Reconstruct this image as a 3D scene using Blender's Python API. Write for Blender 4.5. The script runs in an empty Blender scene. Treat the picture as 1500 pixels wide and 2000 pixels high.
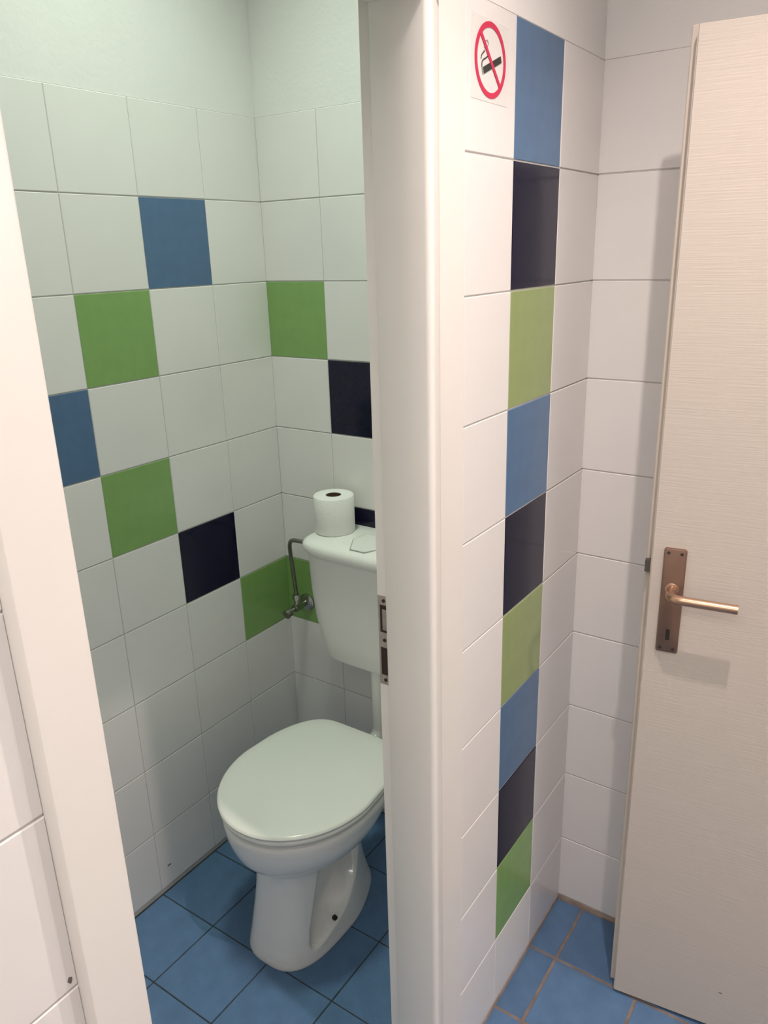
import bpy, bmesh, math, random
from mathutils import Vector, Matrix
random.seed(4)
S = bpy.context.scene
COL = S.collection
# ------------------------------------------------------------------ camera
FPX, CAM = 1515.93, Vector((1.50091, -1.63189, 1.66829))
YAW, PITCH, ROLL = 0.60767, -0.32375, -0.02897
right = Vector((math.cos(YAW), math.sin(YAW), 0))
fwd = Vector((-math.sin(YAW)*math.cos(PITCH), math.cos(YAW)*math.cos(PITCH), math.sin(PITCH)))
up = right.cross(fwd)
r2 = right*math.cos(ROLL) + up*math.sin(ROLL)
u2 = -right*math.sin(ROLL) + up*math.cos(ROLL)
cd = bpy.data.cameras.new('camera'); cam = bpy.data.objects.new('camera', cd); COL.objects.link(cam)
cd.sensor_fit = 'VERTICAL'; cd.sensor_height = 24.0; cd.lens = FPX/2000*24.0; cd.clip_start = 0.02
M = Matrix((r2, u2, -fwd)).transposed().to_4x4(); M.translation = CAM
cam.matrix_world = M
S.camera = cam
# ------------------------------------------------------------------ world, lights, exposure
W = bpy.data.worlds.new('world'); S.world = W; W.use_nodes = True
W.node_tree.nodes['Background'].inputs[0].default_value = (0.9, 0.95, 1.0, 1)
W.node_tree.nodes['Background'].inputs[1].default_value = 0.05
S.view_settings.view_transform = 'Standard'; S.view_settings.look = 'None'
S.view_settings.exposure = 0.0; S.view_settings.gamma = 1.0; S.view_settings.use_curve_mapping = False
LAMP_A = (1.40, -0.778, 2.63)      # corridor ceiling lamp
LAMP_B = (2.90, -0.225, 2.12)      # lamp in the room beyond the open door
LAMP_C = (0.44, -0.56, 2.98)       # cubicle ceiling lamp
def point(name, loc, power, colour, radius):
    l = bpy.data.lights.new(name, 'POINT'); l.energy = power; l.color = colour; l.shadow_soft_size = radius
    o = bpy.data.objects.new(name, l); o.location = loc; COL.objects.link(o); return o
FILL_D = (1.40, -2.35, 2.66)       # soft fill light added behind the viewer to lift the corridor
def spot(name, loc, power, colour, radius, size):
    l = bpy.data.lights.new(name, 'SPOT'); l.energy = power; l.color = colour; l.shadow_soft_size = radius
    l.spot_size = math.radians(size); l.spot_blend = 1.0
    o = bpy.data.objects.new(name, l); o.location = loc; COL.objects.link(o); return o
def panel(name, loc, power, colour, size):
    l = bpy.data.lights.new(name, 'AREA'); l.energy = power; l.color = colour; l.shape = 'DISK'; l.size = size
    o = bpy.data.objects.new(name, l); o.location = loc; COL.objects.link(o); return o
spot('corridor_light', LAMP_A, 70.0, (1.0, 0.85, 0.785), 0.018, 118)
point('next_room_light', LAMP_B, 36.0, (1.0, 0.88, 0.82), 0.05)
panel('rear_fill_light', FILL_D, 16.0, (1.0, 0.88, 0.83), 0.7)
spot('cubicle_light', LAMP_C, 68.0, (0.88, 1.0, 0.84), 0.12, 98)
# ------------------------------------------------------------------ materials
def mat(name, col, rough=0.5, metal=0.0, spec=0.5, var=0.0, vscale=8.0, bump=0.0, bscale=60.0, stretch=(1,1,1), coat=0.0, emit=None):
    m = bpy.data.materials.new(name); m.use_nodes = True; nt = m.node_tree; b = nt.nodes['Principled BSDF']
    b.inputs['Base Color'].default_value = (*col, 1); b.inputs['Roughness'].default_value = rough
    b.inputs['Metallic'].default_value = metal; b.inputs['Specular IOR Level'].default_value = spec
    b.inputs['Coat Weight'].default_value = coat
    tc = nt.nodes.new('ShaderNodeTexCoord'); mp = nt.nodes.new('ShaderNodeMapping'); mp.inputs['Scale'].default_value = stretch
    nt.links.new(tc.outputs['Object'], mp.inputs[0])
    if var > 0:
        n = nt.nodes.new('ShaderNodeTexNoise'); n.inputs['Scale'].default_value = vscale; n.inputs['Detail'].default_value = 5
        nt.links.new(mp.outputs[0], n.inputs['Vector'])
        mr = nt.nodes.new('ShaderNodeMapRange'); mr.inputs[1].default_value = .3; mr.inputs[2].default_value = .7
        mr.inputs[3].default_value = 1-var; mr.inputs[4].default_value = 1+var
        nt.links.new(n.outputs['Fac'], mr.inputs[0])
        oi = nt.nodes.new('ShaderNodeObjectInfo'); m2 = nt.nodes.new('ShaderNodeMapRange')
        m2.inputs[3].default_value = 1-var*.6; m2.inputs[4].default_value = 1+var*.6
        nt.links.new(oi.outputs['Random'], m2.inputs[0])
        mu = nt.nodes.new('ShaderNodeMath'); mu.operation = 'MULTIPLY'
        nt.links.new(mr.outputs[0], mu.inputs[0]); nt.links.new(m2.outputs[0], mu.inputs[1])
        vm = nt.nodes.new('ShaderNodeVectorMath'); vm.operation = 'SCALE'; vm.inputs[0].default_value = col
        nt.links.new(mu.outputs[0], vm.inputs['Scale']); nt.links.new(vm.outputs[0], b.inputs['Base Color'])
    if bump > 0:
        n = nt.nodes.new('ShaderNodeTexNoise'); n.inputs['Scale'].default_value = bscale; n.inputs['Detail'].default_value = 3
        nt.links.new(mp.outputs[0], n.inputs['Vector'])
        bp = nt.nodes.new('ShaderNodeBump'); bp.inputs['Strength'].default_value = bump; bp.inputs['Distance'].default_value = 0.002
        nt.links.new(n.outputs['Fac'], bp.inputs['Height']); nt.links.new(bp.outputs[0], b.inputs['Normal'])
    if emit:
        b.inputs['Emission Color'].default_value = (*emit[:3], 1); b.inputs['Emission Strength'].default_value = emit[3]
    return m
MT = {
 'white': mat('white_glazed_tile', (.83,.815,.80), .2, var=.018, vscale=5, bump=.12, bscale=25),
 'blue':  mat('mid_blue_tile', (.085,.17,.31), .2, var=.05, vscale=30, bump=.06, bscale=25),
 'navy':  mat('navy_tile', (.006,.005,.026), .12, spec=.38, var=.08, vscale=30, bump=.06, bscale=25),
 'green': mat('grass_green_tile', (.225,.40,.125), .2, var=.04, vscale=30, bump=.06, bscale=25),
 'lime':  mat('pale_green_tile', (.29,.37,.15), .2, var=.03, vscale=30, bump=.06, bscale=25),
}
M_GROUT = mat('light_grey_grout', (.52,.505,.48), .9, var=.08, vscale=20)
M_FGROUT_C = mat('tan_floor_grout', (.21,.17,.15), .95, var=.25, vscale=25)
M_FGROUT_S = mat('dark_floor_grout', (.035,.045,.05), .95, var=.35, vscale=25)
M_FLOOR = mat('blue_floor_tile', (.10,.19,.34), .42, spec=.35, var=.10, vscale=22, bump=.35, bscale=120)
M_PLASTER = mat('white_wall_paint', (.83,.825,.81), .85, var=.015, vscale=6, bump=.3, bscale=90)
M_CEIL = mat('white_ceiling_paint', (.80,.80,.78), .9)
M_FRAME = mat('cream_white_gloss_paint', (.82,.80,.76), .32, var=.012, vscale=7, bump=.05, bscale=20)
M_DOOR = mat('cream_door_grain', (.60,.545,.485), .5, var=.02, vscale=30, stretch=(.25,1,9), bump=.22, bscale=45)
M_DOOREDGE = mat('door_edge_beige', (.60,.54,.47), .6)
M_PORC = mat('white_porcelain', (.86,.86,.84), .12, var=.01, coat=.3)
M_LID = mat('white_plastic_lid', (.87,.88,.84), .16, var=.008)
M_CIST = mat('white_plastic_cistern', (.82,.82,.79), .35, var=.01)
M_PAPER = mat('toilet_paper', (.86,.86,.83), .95, bump=.6, bscale=160)
M_CORE = mat('brown_cardboard', (.10,.065,.04), .9)
M_CHROME = mat('chrome_metal', (.42,.42,.41), .28, 1.0)
M_HOSE = mat('braided_steel_hose', (.22,.22,.18), .4, .8, bump=.8, bscale=500)
M_STEEL = mat('worn_zinc_plate', (.42,.37,.34), .4, .7, var=.15, vscale=60)
M_DSTEEL = mat('dark_worn_steel', (.13,.12,.10), .5, .6)
M_HOLE = mat('dark_cavity', (.035,.022,.016), .9)
M_BRONZE = mat('bronze_anodised_plate', (.26,.165,.125), .38, .75, var=.06, vscale=40)
M_LEVER = mat('champagne_anodised_lever', (.50,.33,.23), .28, .85)
M_RED = mat('red_print', (.62,.025,.085), .5)
M_BLACK = mat('black_print', (.03,.03,.025), .6)
M_GREY = mat('grey_print', (.30,.31,.29), .6)
M_STICK = mat('clear_sticker', (.77,.76,.74), .3)
M_SCUFF = mat('dark_scuff', (.16,.14,.12), .8)
# ------------------------------------------------------------------ helpers
def link(name, me, m=None, parent=None):
    o = bpy.data.objects.new(name, me); COL.objects.link(o)
    if m is not None and not me.materials: me.materials.append(m)
    if parent: o.parent = parent
    return o
def tag(o, label=None, cat=None, group=None, kind=None):
    if label: o['label'] = label
    if cat: o['category'] = cat
    if group: o['group'] = group
    if kind: o['kind'] = kind
    return o
def empty(name, loc=(0,0,0), rz=0):
    o = bpy.data.objects.new(name, None); o.location = loc; o.rotation_euler = (0,0,rz); o.empty_display_size = .1; COL.objects.link(o); return o
def bm_box(bm, x0, x1, y0, y1, z0, z1, bevel=0, seg=1):
    r = bmesh.ops.create_cube(bm, size=1)
    vs = r['verts']
    for v in vs:
        v.co = Vector(((x0+x1)/2+v.co.x*(x1-x0), (y0+y1)/2+v.co.y*(y1-y0), (z0+z1)/2+v.co.z*(z1-z0)))
    if bevel > 0:
        es = list({e for v in vs for e in v.link_edges})
        bmesh.ops.bevel(bm, geom=es, offset=bevel, segments=seg, affect='EDGES', profile=.5)
def done(bm, name, m, parent=None, smooth=False):
    bmesh.ops.recalc_face_normals(bm, faces=bm.faces)
    me = bpy.data.meshes.new(name); bm.to_mesh(me); bm.free()
    if smooth:
        for p in me.polygons: p.use_smooth = True
        if smooth != True: me.set_sharp_from_angle(angle=math.radians(smooth))
    return link(name, me, m, parent)
def box(name, m, b, parent=None, bevel=0, seg=1):
    bm = bmesh.new(); bm_box(bm, *b, bevel=bevel, seg=seg); return done(bm, name, m, parent, 35 if bevel else False)
def boxes(name, m, bs, parent=None, bevel=0):
    bm = bmesh.new()
    for b in bs: bm_box(bm, *b, bevel=bevel)
    return done(bm, name, m, parent)
def loft(rings, cap0=True, cap1=True, bm=None):
    bm = bm or bmesh.new(); R = [[bm.verts.new(p) for p in r] for r in rings]; n = len(R[0])
    for a, b in zip(R, R[1:]):
        for i in range(n): bm.faces.new((a[i], a[(i+1) % n], b[(i+1) % n], b[i]))
    if cap0: bm.faces.new(R[0][::-1])
    if cap1: bm.faces.new(R[-1])
    return bm
def tube(pts, rad, n=14, cap=True, bm=None):
    pts = [Vector(p) for p in pts]; rings = []; ref = None
    for i, p in enumerate(pts):
        t = (pts[min(i+1, len(pts)-1)] - pts[max(i-1, 0)]).normalized()
        if ref is None:
            ref = t.orthogonal().normalized()
        ref = (ref - t*ref.dot(t)).normalized(); b = t.cross(ref)
        r = rad[i] if isinstance(rad, (list, tuple)) else rad
        rings.append([p + ref*math.cos(a)*r + b*math.sin(a)*r for a in [2*math.pi*k/n for k in range(n)]])
    return loft(rings, cap, cap, bm)
def cat(pts, k=8):
    P = [Vector(p) for p in pts]; P = [P[0]*2-P[1]] + P + [P[-1]*2-P[-2]]; out = []
    for i in range(1, len(P)-2):
        for j in range(k):
            t = j/k; a, b, c, d = P[i-1:i+3]
            out.append(.5*((2*b)+(c-a)*t+(2*a-5*b+4*c-d)*t*t+(3*b-a-3*c+d)*t**3))
    return out + [P[-2]]
def prism(name, m, poly, y0, y1, parent, bevel=0):   # polygon in local XZ extruded along Y
    bm = bmesh.new(); loft([[(x, y0, z) for x, z in poly], [(x, y1, z) for x, z in poly]], bm=bm)
    if bevel: bmesh.ops.bevel(bm, geom=[e for e in bm.edges if all(abs(v.co.y-y0) < 1e-6 for v in e.verts)], offset=bevel, segments=2, affect='EDGES')
    return done(bm, name, m, parent)
def ring(z, xc, yc, hw, lf, lb, nf=2.0, nb=2.0, n=96, taper=0.0):
    out = []
    for i in range(n):
        a = 2*math.pi*i/n; c, s = math.cos(a), math.sin(a)
        tp = 1
        if s <= 0: e, L = 2/nf, lf
        else:
            e, L = 2/nb, lb; tp = 1-taper*(abs(s)**e)**2
        out.append(Vector((xc+hw*tp*math.copysign(abs(c)**e, c), yc+L*math.copysign(abs(s)**e, s), z)))
    return out
# ------------------------------------------------------------------ tiles
PXW, QY, TOP = 0.918, -0.021, 2.0
P_ = 0.1975
TH, JOINT = 0.0045, 0.0026
tile_cache = {}
def tile_mesh(w, h, c, joint, th, m, bev=.0011):
    key = (round(w, 4), round(h, 4), c, joint)
    if key in tile_cache: return tile_cache[key]
    x0, x1, z0, z1 = .0007, w-.0007, joint/2, h-joint/2
    v = [(x0, th, z0), (x1, th, z0), (x1, th, z1), (x0, th, z1), (x0, bev, z0), (x1, bev, z0), (x1, bev, z1), (x0, bev, z1),
         (x0+bev, 0, z0+bev), (x1-bev, 0, z0+bev), (x1-bev, 0, z1-bev), (x0+bev, 0, z1-bev)]
    f = [(8, 9, 10, 11)]
    for a, b in ((0, 4), (4, 8)):
        for i in range(4): j = (i+1) % 4; f.append((a+i, a+j, b+j, b+i))
    me = bpy.data.meshes.new('tile'); me.from_pydata(v, [], f); me.materials.append(m); me.update()
    tile_cache[key] = me; return me
LBL = {'blue': 'mid blue tile', 'navy': 'navy blue tile', 'green': 'grass green tile', 'lime': 'pale green tile'}
ZE = [0.013] + [0.2*i for i in range(1, 11)]
def tile_wall(parent, edges, place, rz, colour, rows=range(10)):
    """edges: increasing local-u positions; place(u,z) -> world corner; colour(col,row)."""
    for ci in range(len(edges)-1):
        for r in rows:
            c = colour(ci, r)
            o = link('tile', tile_mesh(edges[ci+1]-edges[ci], ZE[r+1]-ZE[r], c, JOINT, TH, MT[c]), None, parent)
            o.location = place(edges[ci], ZE[r]); o.rotation_euler = (random.uniform(-.0012, .0012), 0, rz+random.uniform(-.0012, .0012))
            if c in LBL: o['label'] = LBL[c]
# ------------------------------------------------------------------ structure: shell
def shell(name, m, bs, label, catg='wall'):
    o = boxes(name, m, bs); tag(o, label, catg, kind='structure'); return o
CEIL, CEILC = 2.71, 3.06
G = .0014      # tile face proud of grout
wl = shell('wall_left', M_PLASTER, [(-.12, -.006, -1.62, .12, 0, CEILC), (-.01, -.0022, -1.52, .002, TOP, CEILC)], 'long cubicle wall left of the toilet, white plaster above white, blue, green and navy tiles')
wb = shell('wall_back', M_PLASTER, [(-.12, .912, .006, .12, 0, CEILC), (-.003, .832, .0022, .01, TOP, CEILC)], 'wall behind the cistern, white tiles with green and navy ones below plaster')
wf = shell('wall_front', M_PLASTER, [(-.006, .832, -1.62, -1.52, 0, CEILC)], 'plain end wall of the toilet cubicle, hidden left of its doorway')
OY0, OY1, OZ = -1.279, -0.697, 1.968          # clear doorway
wp = shell('wall_partition', M_PLASTER, [(.832, .912, -.672, .006, 0, CEILC), (.832, .912, -2.9, -1.31, 0, CEILC), (.832, .912, -1.31, -.672, 1.985, CEILC), (.90, PXW-.0011, -.60, QY, TOP, CEIL), (.90, PXW-.0011, -2.9, -1.32, TOP, CEIL), (.90, PXW-.0011, -1.32, -.60, 2.022, CEIL)],
           'partition wall between cubicle and corridor, tiled white with one stacked column of coloured tiles')
we = shell('wall_end', M_PLASTER, [(.912, 2.08, QY+.006, .12, 0, CEIL), (PXW-.003, 1.98, QY+.0011, QY+.01, TOP, CEIL)], 'narrow end wall of plain white tiles behind the open cream door')
wr = shell('wall_right', M_PLASTER, [(1.98, 2.08, -2.9, -1.0, 0, CEIL), (1.98, 2.08, -1.0, -.10, 2.03, CEIL), (1.98, 2.08, -.10, QY+.006, 0, CEIL)],
           'corridor wall with the doorway of the cream door, outside the picture')
wk = shell('wall_rear', M_PLASTER, [(.832, 2.08, -3.0, -2.9, 0, CEIL)], 'plain corridor wall behind the viewer')
shell('wall_next_room', M_PLASTER, [(2.08, 3.9, .02, .12, 0, CEIL), (3.8, 3.9, -1.9, .02, 0, CEIL), (2.08, 3.9, -2.0, -1.9, 0, CEIL)], 'white walls of the room beyond the doorway at the right')
cl = shell('ceiling', M_CEIL, [(.912, 3.9, -3.0, .12, CEIL, CEIL+.1), (-.12, .912, -1.62, .12, CEILC, CEILC+.1)], 'flat white ceiling over cubicle and corridor', 'ceiling')
fl = shell('floor', M_FGROUT_S, [(-.12, .875, -3.0, .12, -.10, -.0016)], 'blue tiled floor running through cubicle and corridor', 'floor')
o = boxes('corridor_grout', M_FGROUT_C, [(.875, 3.9, -3.0, .12, -.10, -.0012)], fl); o['label'] = 'tan grout bed under the corridor tiles'
# floor tiles
FX0, FPX_, FY0, FPY_ = .1965, .1976, -.0080, -.1968
def floor_tile(x0, x1, y0, y1, jt):
    w, h = x1-x0, y1-y0
    key = ('f', round(w, 3), round(h, 3), jt)
    if key not in tile_cache:
        bm = bmesh.new(); bm_box(bm, jt/2, w-jt/2, jt/2, h-jt/2, -.006, 0, bevel=.001)
        me = bpy.data.meshes.new('tile'); bmesh.ops.recalc_face_normals(bm, faces=bm.faces); bm.to_mesh(me); bm.free(); me.materials.append(M_FLOOR); tile_cache[key] = me
    t = link('tile', tile_cache[key], None, fl); t.location = (x0, y0, random.uniform(-.0003, .0002))
def spans(a, b, s, p):
    e = [a]; k = math.ceil((a-s)/p+1e-6)
    while s+k*p < b-.012:
        if s+k*p > a+.012: e.append(s+k*p)
        k += 1
    return e+[b]
ye = spans(-2.0, -.0005, FY0, abs(FPY_))
for xs, jt, lim in ((spans(.0015, .875, FX0, FPX_), .0034, 0), (spans(.8755, 1.975, FX0, FPX_), .0075, QY)):
    for x0, x1 in zip(xs, xs[1:]):
        for y0, y1 in zip(ye, ye[1:]):
            y1 = min(y1, lim-.001)
            if xs[0] < .5 and y0 < -1.5: continue
            if y1-y0 > .02 : floor_tile(x0, x1, y0, y1, jt)
# tiled walls (grout sheet + single tiles)
boxes('grout', M_GROUT, [(-.006, -G, -1.52, 0, 0, TOP)], wl)
lcol = {(1, 8): 'blue', (2, 7): 'green', (3, 6): 'blue', (2, 5): 'green', (1, 4): 'navy', (0, 3): 'green', (5, 8): 'navy', (6, 5): 'green', (4, 3): 'navy'}
le = [-1.52+.0] + [-.1976-.2*k for k in range(6, -1, -1)] + [.0008]
nL = len(le)-1
tile_wall(wl, le, lambda u, z: (0, u, z), math.pi/2, lambda c, r: lcol.get((nL-1-c, r), 'white'))
boxes('grout', M_GROUT, [(-.0, .832, G, .006, 0, TOP)], wb)
bcol = {(0, 7): 'green', (1, 6): 'navy', (1, 4): 'navy', (0, 3): 'green', (3, 5): 'blue'}
tile_wall(wb, [-.0022, .1975, .395, .5925, .79, .832], lambda u, z: (u, 0, z), 0, lambda c, r: bcol.get((c, r), 'white'))
V1, V2 = QY-.1875-.1964, QY-.1964
boxes('grout', M_GROUT, [(.912, PXW-G, -.572, QY, 0, TOP), (.912, PXW-G, -2.9, -1.339, 0, TOP)], wp)
pcols = ['white', 'green', 'navy', 'blue', 'lime', 'navy', 'blue', 'lime', 'navy', 'blue']
tile_wall(wp, [-.567, V1, V2, QY+.0008], lambda u, z: (PXW, u, z), math.pi/2, lambda c, r: pcols[r] if c == 1 else 'white')
tile_wall(wp, [-2.34, -2.14, -1.94, -1.74, -1.54, -1.3378], lambda u, z: (PXW, u, z), math.pi/2, lambda c, r: 'white')
o = box('plaster_strip', M_FRAME, (.912, PXW+.0002, -.672, -.5665, 0, TOP), wp, .0006); o['label'] = 'smooth white filler strip beside the door frame'
boxes('grout', M_GROUT, [(PXW, 1.98, QY+G, QY+.006, 0, TOP)], we)
tile_wall(we, [PXW-.0022]+[PXW+P_*k for k in range(1, 6)] , lambda u, z: (u, QY, z), 0, lambda c, r: 'white')
# tan joint where tiles meet the floor
tj = boxes('floor_joint', mat('tan_wall_joint', (.38,.31,.26), .9, var=.2, vscale=30), [(.915, PXW+.0012, -.655, QY, -.001, .0125), (PXW, 1.98, QY-.0012, QY+.004, -.001, .0125)], wp); tj['label'] = 'tan stained joint between wall tiles and floor'
# small marks
def blob(name, m, c, r, normal, parent, sx=1, sz=1, label=None):
    bm = bmesh.new(); n = 10; ps = []
    for i in range(n):
        a = 2*math.pi*i/n; q = r*random.uniform(.7, 1.1); ps.append((math.cos(a)*q*sx, math.sin(a)*q*sz))
    if normal == 'x': R = [[Vector((c[0]+d, c[1]+p, c[2]+q)) for p, q in ps] for d in (-.0004, .0004)]
    else: R = [[Vector((c[0]+p, c[1]+d, c[2]+q)) for p, q in ps] for d in (.0004, -.0004)]
    loft(R, bm=bm); o = done(bm, name, m, parent)
    if label: o['label'] = label
    return o
blob('mark', M_SCUFF, (PXW, -1.3455, 1.012), .0028, 'x', wp, 1, 1.6, 'small dark spot beside the frame')
blob('mark', M_SCUFF, (.0008, -.565, .075), .003, 'x', wl, 2.2, .8, 'faint grey scuff near the floor')
# ------------------------------------------------------------------ cubicle door frame
df = empty('trim_1', (.938, (OY0+OY1)/2, 0)); tag(df, 'cream white frame of the cubicle doorway standing between toilet and corridor', 'door frame', kind='structure')
ox, oy = .938, (OY0+OY1)/2
def profile_member(name, prof, z0, z1):   # prof: (x,y) world polygon
    bm = loft([[(x-ox, y-oy, z0) for x, y in prof], [(x-ox, y-oy, z1) for x, y in prof]])
    return done(bm, name, M_FRAME, df, 50)
XF = .938
def arc(cx, cy, r, a0, a1, n=5): return [(cx+r*math.cos(math.radians(a0+(a1-a0)*i/n)), cy+r*math.sin(math.radians(a0+(a1-a0)*i/n))) for i in range(n+1)]
# right jamb: reveal faces -y at OY1, stop step towards the cubicle, rounded nose, slightly hollow casing face
pr = [(.824, -.66), (.824, OY1+.013), (.848, OY1+.013), (.848, OY1+.002), (.850, OY1)] + arc(XF-.009, OY1+.009, .009, -90, 0) + \
     [(XF-.0008, OY1+.014), (XF-.0035, OY1+.022), (XF-.007, OY1+.032), (XF-.0095, OY1+.041), (XF-.013, OY1+.044), (.9155, OY1+.044), (.9155, OY1+.03), (.86, OY1+.03), (.86, -.66)]
profile_member('jamb', pr, 0, OZ+.013)
pl = [(.824, -1.32), (.824, OY0-.013), (.848, OY0-.013), (.848, OY0)] + arc(XF-.003, OY0-.003, .003, 90, 0) + \
     arc(XF-.0015, -1.3385+.0015, .0015, 0, -90, 3) + [(.9155, -1.3385), (.9155, -1.31), (.86, -1.31), (.86, -1.32)]
profile_member('jamb', pl, 0, OZ+.013)
bm = bmesh.new()
bm_box(bm, .848-ox, XF-ox, OY0-.0595-oy, OY1+.044-oy, OZ, OZ+.055, bevel=.003)
bm_box(bm, .824-ox, .85-ox, OY0-.03-oy, OY1+.03-oy, OZ+.012, OZ+.05, bevel=.001)
done(bm, 'frame_head', M_FRAME, df)
# strike plate on the stop step of the right jamb
sp = empty('strike_plate', (.8365-ox, OY1+.013-oy, 1.053)); sp.parent = df
sp['label'] = 'worn metal strike plate with two dark slots on the right jamb'
bm = bmesh.new()
# plate with two rectangular openings built from bars
hw, hh = .0115, .082
bars = [(-hw, hw, -hh, -.064), (-hw, hw, -.012, .016), (-hw, hw, .066, hh), (-hw, -hw+.0035, -.064, -.012), (hw-.0035, hw, -.064, -.012), (-hw, -hw+.0035, .016, .066), (hw-.0035, hw, .016, .066)]
for a, b, c, d in bars: bm_box(bm, a, b, -.0014, .0002, c, d)
done(bm, 'plate', M_STEEL, sp)
for a, b in ((-.064, -.012), (.016, .066)): box('slot', M_HOLE, (-hw+.003, hw-.003, -.0004, .0006, a, b), sp)
box('slot_lip', M_STEEL, (-.004, .006, -.001, .0001, .020, .058), sp, .0003)
for z in (-.073, .002, .074):
    bm = tube([(0, -.0024, z), (0, 0, z)], .0032, 10); done(bm, 'screw', M_HOLE, sp)
# ------------------------------------------------------------------ open cream door
dr = empty('door_1', (1.136, -.218, 0), math.radians(7.5)); tag(dr, 'cream textured door standing open at the right in front of the end wall', 'door', kind='structure')
leaf = box('leaf', M_DOOR, (0, .80, 0, .024, .009, 1.988), dr, .0012)
lip = box('rebate_lip', M_DOOREDGE, (-.0135, .80, .0245, .040, .012, 1.993), dr, .002); lip['label'] = 'beige rebated edge strip behind the door face'
box('edge_band', M_DOOREDGE, (-.0015, .0, .003, .024, .009, 1.988), dr).__setitem__('label', 'darker edge band')
lf = box('latch_plate', M_STEEL, (-.0025, -.0014, .005, .021, .95, 1.13), dr)
lb = prism('latch_bolt', M_DSTEEL, [(-.013, 1.068), (-.002, 1.068), (-.002, 1.092), (-.013, 1.092)], .008, .020, dr); lb['label'] = 'worn metal latch bolt'
blob('mark', M_SCUFF, (.222, 0, .112), .0035, 'y', dr, 1.2, .6, 'small grey scratch')
# lever set: plate + lever + screws + keyhole
hx0, hx1, hz0, hz1 = .0215, .0620, .912, 1.127
def rrect(y, g, r=.0045):
    out = []
    for cx, cz, a0 in ((hx1-r, hz1-r, 0), (hx0+r, hz1-r, 90), (hx0+r, hz0+r, 180), (hx1-r, hz0+r, 270)):
        for k in range(6):
            a = math.radians(a0+18*k); out.append((cx+(r-g)*math.cos(a), y, cz+(r-g)*math.sin(a)))
    return out
hp = done(loft([rrect(0, 0), rrect(-.0048, 0), rrect(-.0060, .0005), rrect(-.0065, .0016)]), 'handle_plate', M_BRONZE, dr, 40); hp['label'] = 'long bronze handle plate with keyhole'
for sx in (hx0+.0085, hx1-.0085):
    for sz in (hz0+.0085, hz1-.0085):
        done(tube([(sx, -.0074, sz), (sx, -.006, sz)], .0030, 12), 'screw', M_BLACK, hp)
kx, kz = (hx0+hx1)/2, .950
bm = bmesh.new(); bm_box(bm, kx-.0038, kx+.0038, -.0071, -.006, kz-.0115, kz+.0115, bevel=.0004); done(bm, 'keyhole', M_HOLE, hp)
lz = 1.046
done(tube([(kx, -.005, lz), (kx, -.0085, lz), (kx, -.0095, lz)], [.0125, .0125, .0105], 24), 'collar', M_LEVER, hp, 40)
path = cat([(kx, -.006, lz), (kx, -.030, lz), (kx+.003, -.043, lz), (kx+.015, -.052, lz), (kx+.035, -.0535, lz), (kx+.07, -.054, lz), (kx+.118, -.054, lz)], 6)
rad = [.0085 if i < 12 else .0088 for i in range(len(path))]
bm = tube(path, rad, 20, True); 
lv = done(bm, 'lever', M_LEVER, dr, 50); lv['label'] = 'champagne coloured lever handle'
# ------------------------------------------------------------------ toilet
TX = .3925
tl = empty('toilet', (TX, -.42, 0)); tag(tl, 'white porcelain floor-standing toilet with closed lid in the cubicle', 'toilet')
keys = [ # z, yc, hw, lf, lb, nf, nb
 (0.000, -.42, .111, .188, .205, 2.9, 3.0), (.006, -.42, .112, .189, .206, 2.9, 3.0), (.020, -.42, .110, .187, .203, 2.9, 3.0),
 (.050, -.42, .107, .179, .195, 2.9, 2.8), (.100, -.42, .102, .168, .185, 2.9, 2.6), (.150, -.42, .097, .158, .18, 2.9, 2.5),
 (.200, -.42, .093, .151, .18, 2.9, 2.4), (.254, -.42, .092, .150, .185, 2.8, 2.3), (.270, -.42, .118, .168, .19, 2.3, 2.2), (.286, -.42, .145, .190, .20, 2.0, 2.2), (.308, -.42, .166, .206, .21, 2.0, 2.2),
 (.338, -.42, .180, .216, .22, 2.0, 2.3), (.366, -.42, .186, .2205, .228, 2.0, 2.5), (.384, -.42, .188, .2215, .23, 2.0, 2.6), (.393, -.42, .185, .218, .228, 2.0, 2.6), (.3970, -.42, .177, .210, .221, 2.0, 2.6)]
def interp(keys, t):
    P = [keys[0]]+keys+[keys[-1]]; i = min(int(t), len(keys)-2); f = t-i; a, b, c, d = P[i], P[i+1], P[i+2], P[i+3]
    return [b[k] + (c[k]-b[k])*(f) if k == 0 else .5*((2*b[k])+(c[k]-a[k])*f+(2*a[k]-5*b[k]+4*c[k]-d[k])*f*f+(3*b[k]-a[k]-3*c[k]+d[k])*f**3) for k in range(len(b))]
def sm(a, b, x): t = max(0, min(1, (x-a)/(b-a))); return t*t*(3-2*t)
def ridge(y):
    T = [(-.56, .032), (-.52, .040), (-.48, .052), (-.44, .070), (-.40, .094), (-.36, .124), (-.32, .166), (-.29, .215), (-.25, .31)]
    if y <= T[0][0]: return T[0][1]
    for (a, p), (b, q) in zip(T, T[1:]):
        if y <= b: return p+(q-p)*(y-a)/(b-a)
    return .4
rings = []
NZ = 6
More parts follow.
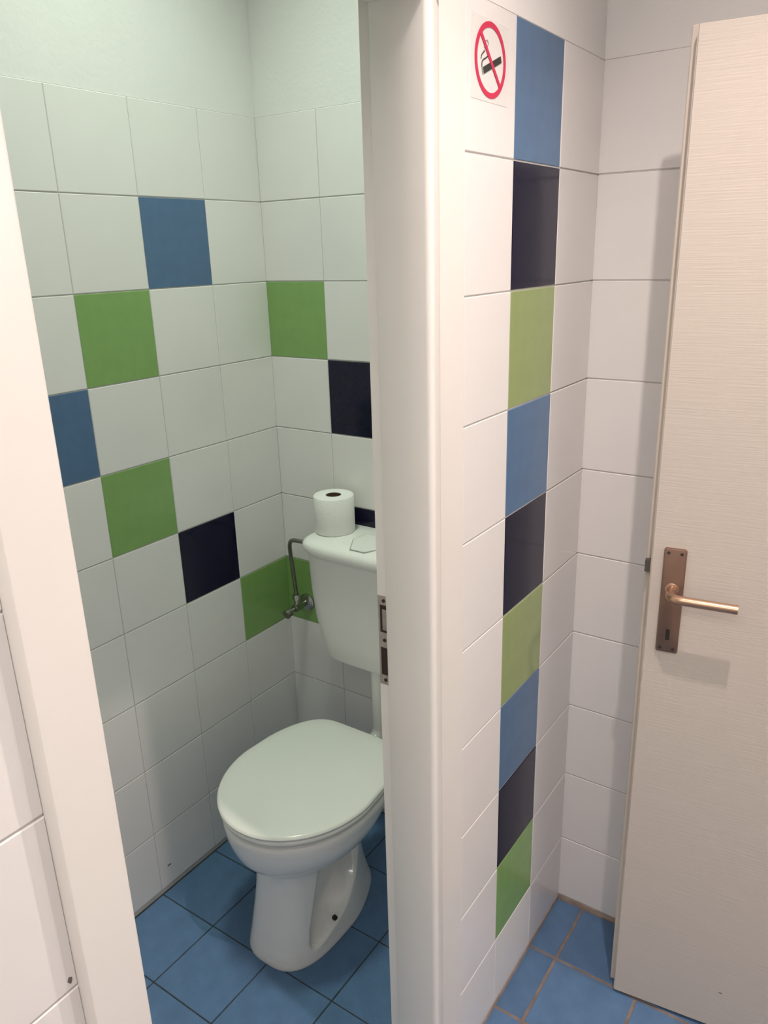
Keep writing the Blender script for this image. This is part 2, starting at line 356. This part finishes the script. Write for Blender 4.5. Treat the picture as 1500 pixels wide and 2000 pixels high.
for i in range((len(keys)-1)*NZ+1):
    z, yc, hw_, lf_, lb_, nf, nb = interp(keys, i/NZ)
    rg = ring(z, 0, yc, hw_, lf_, lb_, nf, nb, 144)
    for v in rg:
        d = sm(-.546+.10*max(0,.09-z)+.34*max(0,z-.06), -.528+.10*max(0,.09-z)+.34*max(0,z-.06), v.y)*sm(ridge(v.y)-.005, ridge(v.y)+.011, z)*(1-sm(.245, .29, z))
        if abs(v.x) > .03 and d > 0:
            v.x -= math.copysign(min(.062, abs(v.x)-.03)*d*sm(.03, .05, abs(v.x)), v.x)
        # rear of the base narrows towards the wall
        rr = sm(-.40, -.22, v.y)*(1-sm(.22, .34, z))
        v.x *= 1-.22*rr
        v.y += .42
    rings.append(rg)
bm = loft(rings); 
bowl = done(bm, 'bowl', M_PORC, tl, True)
def slab(name, m, z0, z1, grow, par, dome=0, yc=-.42, r=.006):
    H = z1-z0; rr = min(r, H/2); prof = [(0, -rr), (rr*.3, -rr*.3), (rr, 0), (H-rr, 0), (H-rr*.3, -rr*.3), (H, -rr)]
    rs = [ring(z0+a, 0, 0, .196+grow+b, .2275+grow+b, .232+grow+b, 2.0, 6.0, 160, .29) for a, b in prof]
    if dome:
        for k in range(1, 9):
            s = 1-k/9; base = ring(z1, 0, 0, (.196+grow-rr)*s, (.2275+grow-rr)*s, (.232+grow-rr)*s, 2.0, 6.0, 160, .29)
            for v in base: v.z = z1+dome*(1-s**2.5)
            rs.append(base)
    return done(loft(rs), name, m, par, 60)
slab('seat', M_LID, .4095, .4215, -.001, tl, r=.0045)
slab('lid', M_LID, .4229, .4365, .0015, tl, dome=.004, r=.008)
for s in (-1, 1):
    done(tube([(s*.075-.014, .213, .411), (s*.075+.014, .213, .411)], .009, 14), 'hinge', M_LID, tl, 40)
    for zz in (0,):
        bmb = tube([(s*.100, -.036, .072), (s*.1065, -.038, .073)], .0065, 12); b_ = done(bmb, 'bolt_hole', M_HOLE, tl)
for s in (-1, 1):
    pass
# ------------------------------------------------------------------ cistern with flush pipe
cs = empty('cistern', (.3925, -.0015, .60)); tag(cs, 'white plastic cistern on the back wall above the toilet', 'cistern')
def crng(z, hw, depth, n=6.0, nb=12): return ring(z, 0, -depth*.5, hw, depth*.5, depth*.5-.0005, n, nb, 96)
body = [(.600, .130, .140), (.603, .138, .152), (.612, .144, .157), (.66, .161, .161), (.72, .174, .165), (.80, .183, .168), (.918, .187, .171)]
done(loft([crng(z-.60, a, b, 4.5) for z, a, b in body]), 'tank', M_CIST, cs, 40)
ld = [(.916, .184, .176), (.918, .190, .188), (.926, .193, .192), (.938, .193, .192), (.946, .189, .187), (.950, .180, .178), (.952, .10, .10)]
rs = []
for z, a, b in ld:
    r_ = crng(z-.60, a, b, 4.0)
    for v in r_:
        if b < .15: v.y -= .04
        v.y = min(v.y, 0)
    rs.append(r_)
tlid = done(loft(rs), 'tank_lid', M_LID, cs, 50)
bp_ = [(-.022, -.168), (.022, -.168), (.058, -.105), (.050, -.055), (-.050, -.055), (-.058, -.105)]
bm = loft([[(x+.006, y, .3500) for x, y in bp_], [(x+.006, y, .3540) for x, y in bp_]]); bmesh.ops.bevel(bm, geom=[e for e in bm.edges if all(v.co.z > .3535 for v in e.verts)], offset=.001, segments=2, affect='EDGES')
done(bm, 'flush_button', M_CIST, cs, 30)
bm = loft([[(x*1.045+.006, (y+.11)*1.045-.11, .3495) for x, y in bp_], [(x*1.045+.006, (y+.11)*1.045-.11, .3527) for x, y in bp_]])
done(bm, 'button_joint', M_GREY, cs)
fp = cat([(0, -.088, .012), (0, -.088, -.08), (0, -.088, -.19), (0, -.094, -.225), (0, -.12, -.243), (0, -.15, -.245), (0, -.182, -.245)], 5)
done(tube(fp, .0205, 24), 'flush_pipe', M_LID, cs, 60)
done(tube([(0, -.145, -.2445), (0, -.184, -.2445)], .029, 24), 'pipe_cuff', M_LID, cs, 50)
# ------------------------------------------------------------------ water valve
vx, vz = .073, .665
vv = empty('water_valve', (vx, -.0005, vz)); tag(vv, 'chrome angle valve on the green tile left of the cistern', 'valve')
done(tube([(0, 0, 0), (0, -.004, 0), (0, -.010, 0)], [.027, .0265, .017], 28), 'escutcheon', M_CHROME, vv, 40)
bm = tube([(0, -.008, 0), (0, -.062, 0)], .0095, 18); tube([(0, -.030, 0), (0, -.060, 0)], .0135, 6, bm=bm); tube([(-.002, -.046, 0), (-.002, -.046, .038)], .0085, 16, bm=bm)
done(bm, 'valve_body', M_CHROME, vv, 40)
done(tube([(-.002, -.046, .026), (-.002, -.046, .042)], .0115, 6), 'nut', M_CHROME, vv)
bm = tube([(0, -.060, 0), (-.004, -.078, -.005)], .006, 12); tube([(-.004, -.074, -.004), (-.006, -.092, -.009)], [.012, .014], 10, bm=bm)
done(bm, 'valve_knob', M_HOSE, vv, 40)
hs = cat([(-.002, -.046, .040), (-.001, -.050, .08), (-.003, -.054, .145), (-.001, -.060, .180), (.012, -.074, .214), (.038, -.092, .236), (.075, -.100, .243), (.1305, -.100, .243)], 8)
done(tube(hs, .0058, 14), 'supply_hose', M_HOSE, vv, True)
# ------------------------------------------------------------------ toilet roll
tr = empty('toilet_roll', (.254, -.074, .9521)); tag(tr, 'white toilet paper roll standing upright on the cistern lid', 'toilet roll')
RR, RI, RH = .0545, .0195, .102
def circ(r, z, n=56, w=0): return [(r*(1+w*math.sin(3*a))*math.cos(a), r*(1+w*math.sin(3*a))*math.sin(a), z) for a in [2*math.pi*i/n for i in range(n)]]
seq = [(RI+.001, .0), (RR-.002, 0), (RR, .002), (RR, RH*.5), (RR, RH-.002), (RR-.002, RH), (RR*.7, RH+.0005), (RI+.002, RH), (RI+.001, RH-.002), (RI+.001, 0)]
bm = loft([circ(r, z, w=.004) for r, z in seq], False, False); done(bm, 'paper', M_PAPER, tr, 50)
bm = loft([circ(r, z) for r, z in [(RI+.0008, .001), (RI+.0008, RH-.0008), (RI-.001, RH-.0008), (RI-.001, .001)]], False, False); done(bm, 'cardboard_core', M_CORE, tr, 50).__setitem__('label', 'brown cardboard core')
# ------------------------------------------------------------------ no-smoking sticker
sg = empty('no_smoking_sign', (PXW+.0002, -.492, 1.925), math.pi/2); tag(sg, 'round red no smoking sticker on the white tile beside the top blue tile', 'sign')
# local X = world +y, local -Y = world +x (towards the viewer)
box('sticker', M_STICK, (-.058, .058, -.00015, .0002, -.054, .052), sg, 0)
def flat(name, m, poly, y0, y1, par): return prism(name, m, poly, y0, y1, par)
n = 64; Ro, Ri = .0490, .0415
bm = bmesh.new()
A = [[bm.verts.new((r*math.cos(2*math.pi*i/n), y, r*math.sin(2*math.pi*i/n))) for i in range(n)] for r, y in ((Ri, -.0004), (Ri, -.0008), (Ro, -.0008), (Ro, -.0004))]
for a, b in zip(A, A[1:]):
    for i in range(n): bm.faces.new((a[i], a[(i+1) % n], b[(i+1) % n], b[i]))
done(bm, 'red_ring', M_RED, sg)
def strip(name, m, pts, w, y0, y1):
    pts = [Vector((p[0], 0, p[1])) for p in pts]; L, R = [], []
    for i, p in enumerate(pts):
        t = (pts[min(i+1, len(pts)-1)]-pts[max(i-1, 0)]).normalized(); nn = Vector((-t.z, 0, t.x))
        ww = w[i] if isinstance(w, list) else w
        L.append(p+nn*ww/2); R.append(p-nn*ww/2)
    bm = bmesh.new()
    for i in range(len(pts)-1):
        q = [[bm.verts.new((v.x, y, v.z)) for v in (L[i], L[i+1], R[i+1], R[i])] for y in (y1, y0)]
        bm.faces.new(q[0]); bm.faces.new(q[1][::-1])
        for k in range(4): bm.faces.new((q[0][k], q[0][(k+1) % 4], q[1][(k+1) % 4], q[1][k]))
    return done(bm, name, m, sg)
strip('red_slash', M_RED, [(-.0315, .0315), (.0315, -.0315)], .0062, -.0004, -.0011)
strip('cigarette', M_BLACK, [(-.022, -.0155), (.033, .0065)], .0088, -.0004, -.0009)
strip('cigarette_tip', M_GREY, [(-.026, -.017), (-.0226, -.0157)], .0088, -.0004, -.0009)
strip('smoke', M_BLACK, [tuple(v[:2]) for v in cat([(-.009, .0045, 0), (-.017, .0005, 0), (-.023, -.002, 0), (-.027, -.006, 0), (-.027, -.012, 0)], 5)], .0017, -.0004, -.0008)
strip('smoke', M_BLACK, [tuple(v[:2]) for v in cat([(-.019, .009, 0), (-.024, .0065, 0), (-.028, .003, 0), (-.030, -.002, 0)], 5)], .0015, -.0004, -.0008)
strip('smoke', M_GREY, [tuple(v[:2]) for v in cat([(-.020, .013, 0), (-.019, .020, 0), (-.012, .024, 0), (-.008, .020, 0), (-.013, .014, 0), (-.022, .009, 0)], 5)], .0015, -.0004, -.0007)
# ------------------------------------------------------------------ lamp fittings (out of view); the rear one is added for the fill light
for loc, lab, colr in ((FILL_D, 'added round fitting for the fill light behind the viewer', (1, .9, .8)), (LAMP_A, 'small round ceiling lamp over the corridor', (1, .85, .75)), (LAMP_C, 'small round ceiling lamp over the toilet cubicle', (.85, 1, .85))):
    lo = empty('ceiling_lamp', (loc[0], loc[1], CEILC if loc is LAMP_C else CEIL)); tag(lo, lab, 'lamp')
    done(tube([(0, 0, 0), (0, 0, -.012), (0, 0, -.018)], [.06, .06, .05], 28), 'base', M_FRAME, lo, 40)
    gm = mat('lamp_glass', (.9, .9, .88), .3, emit=(*colr, 2.0))
    done(tube([(0, 0, -.018), (0, 0, -.024), (0, 0, -.028)], [.045, .042, .02], 28), 'diffuser', gm, lo, 60)
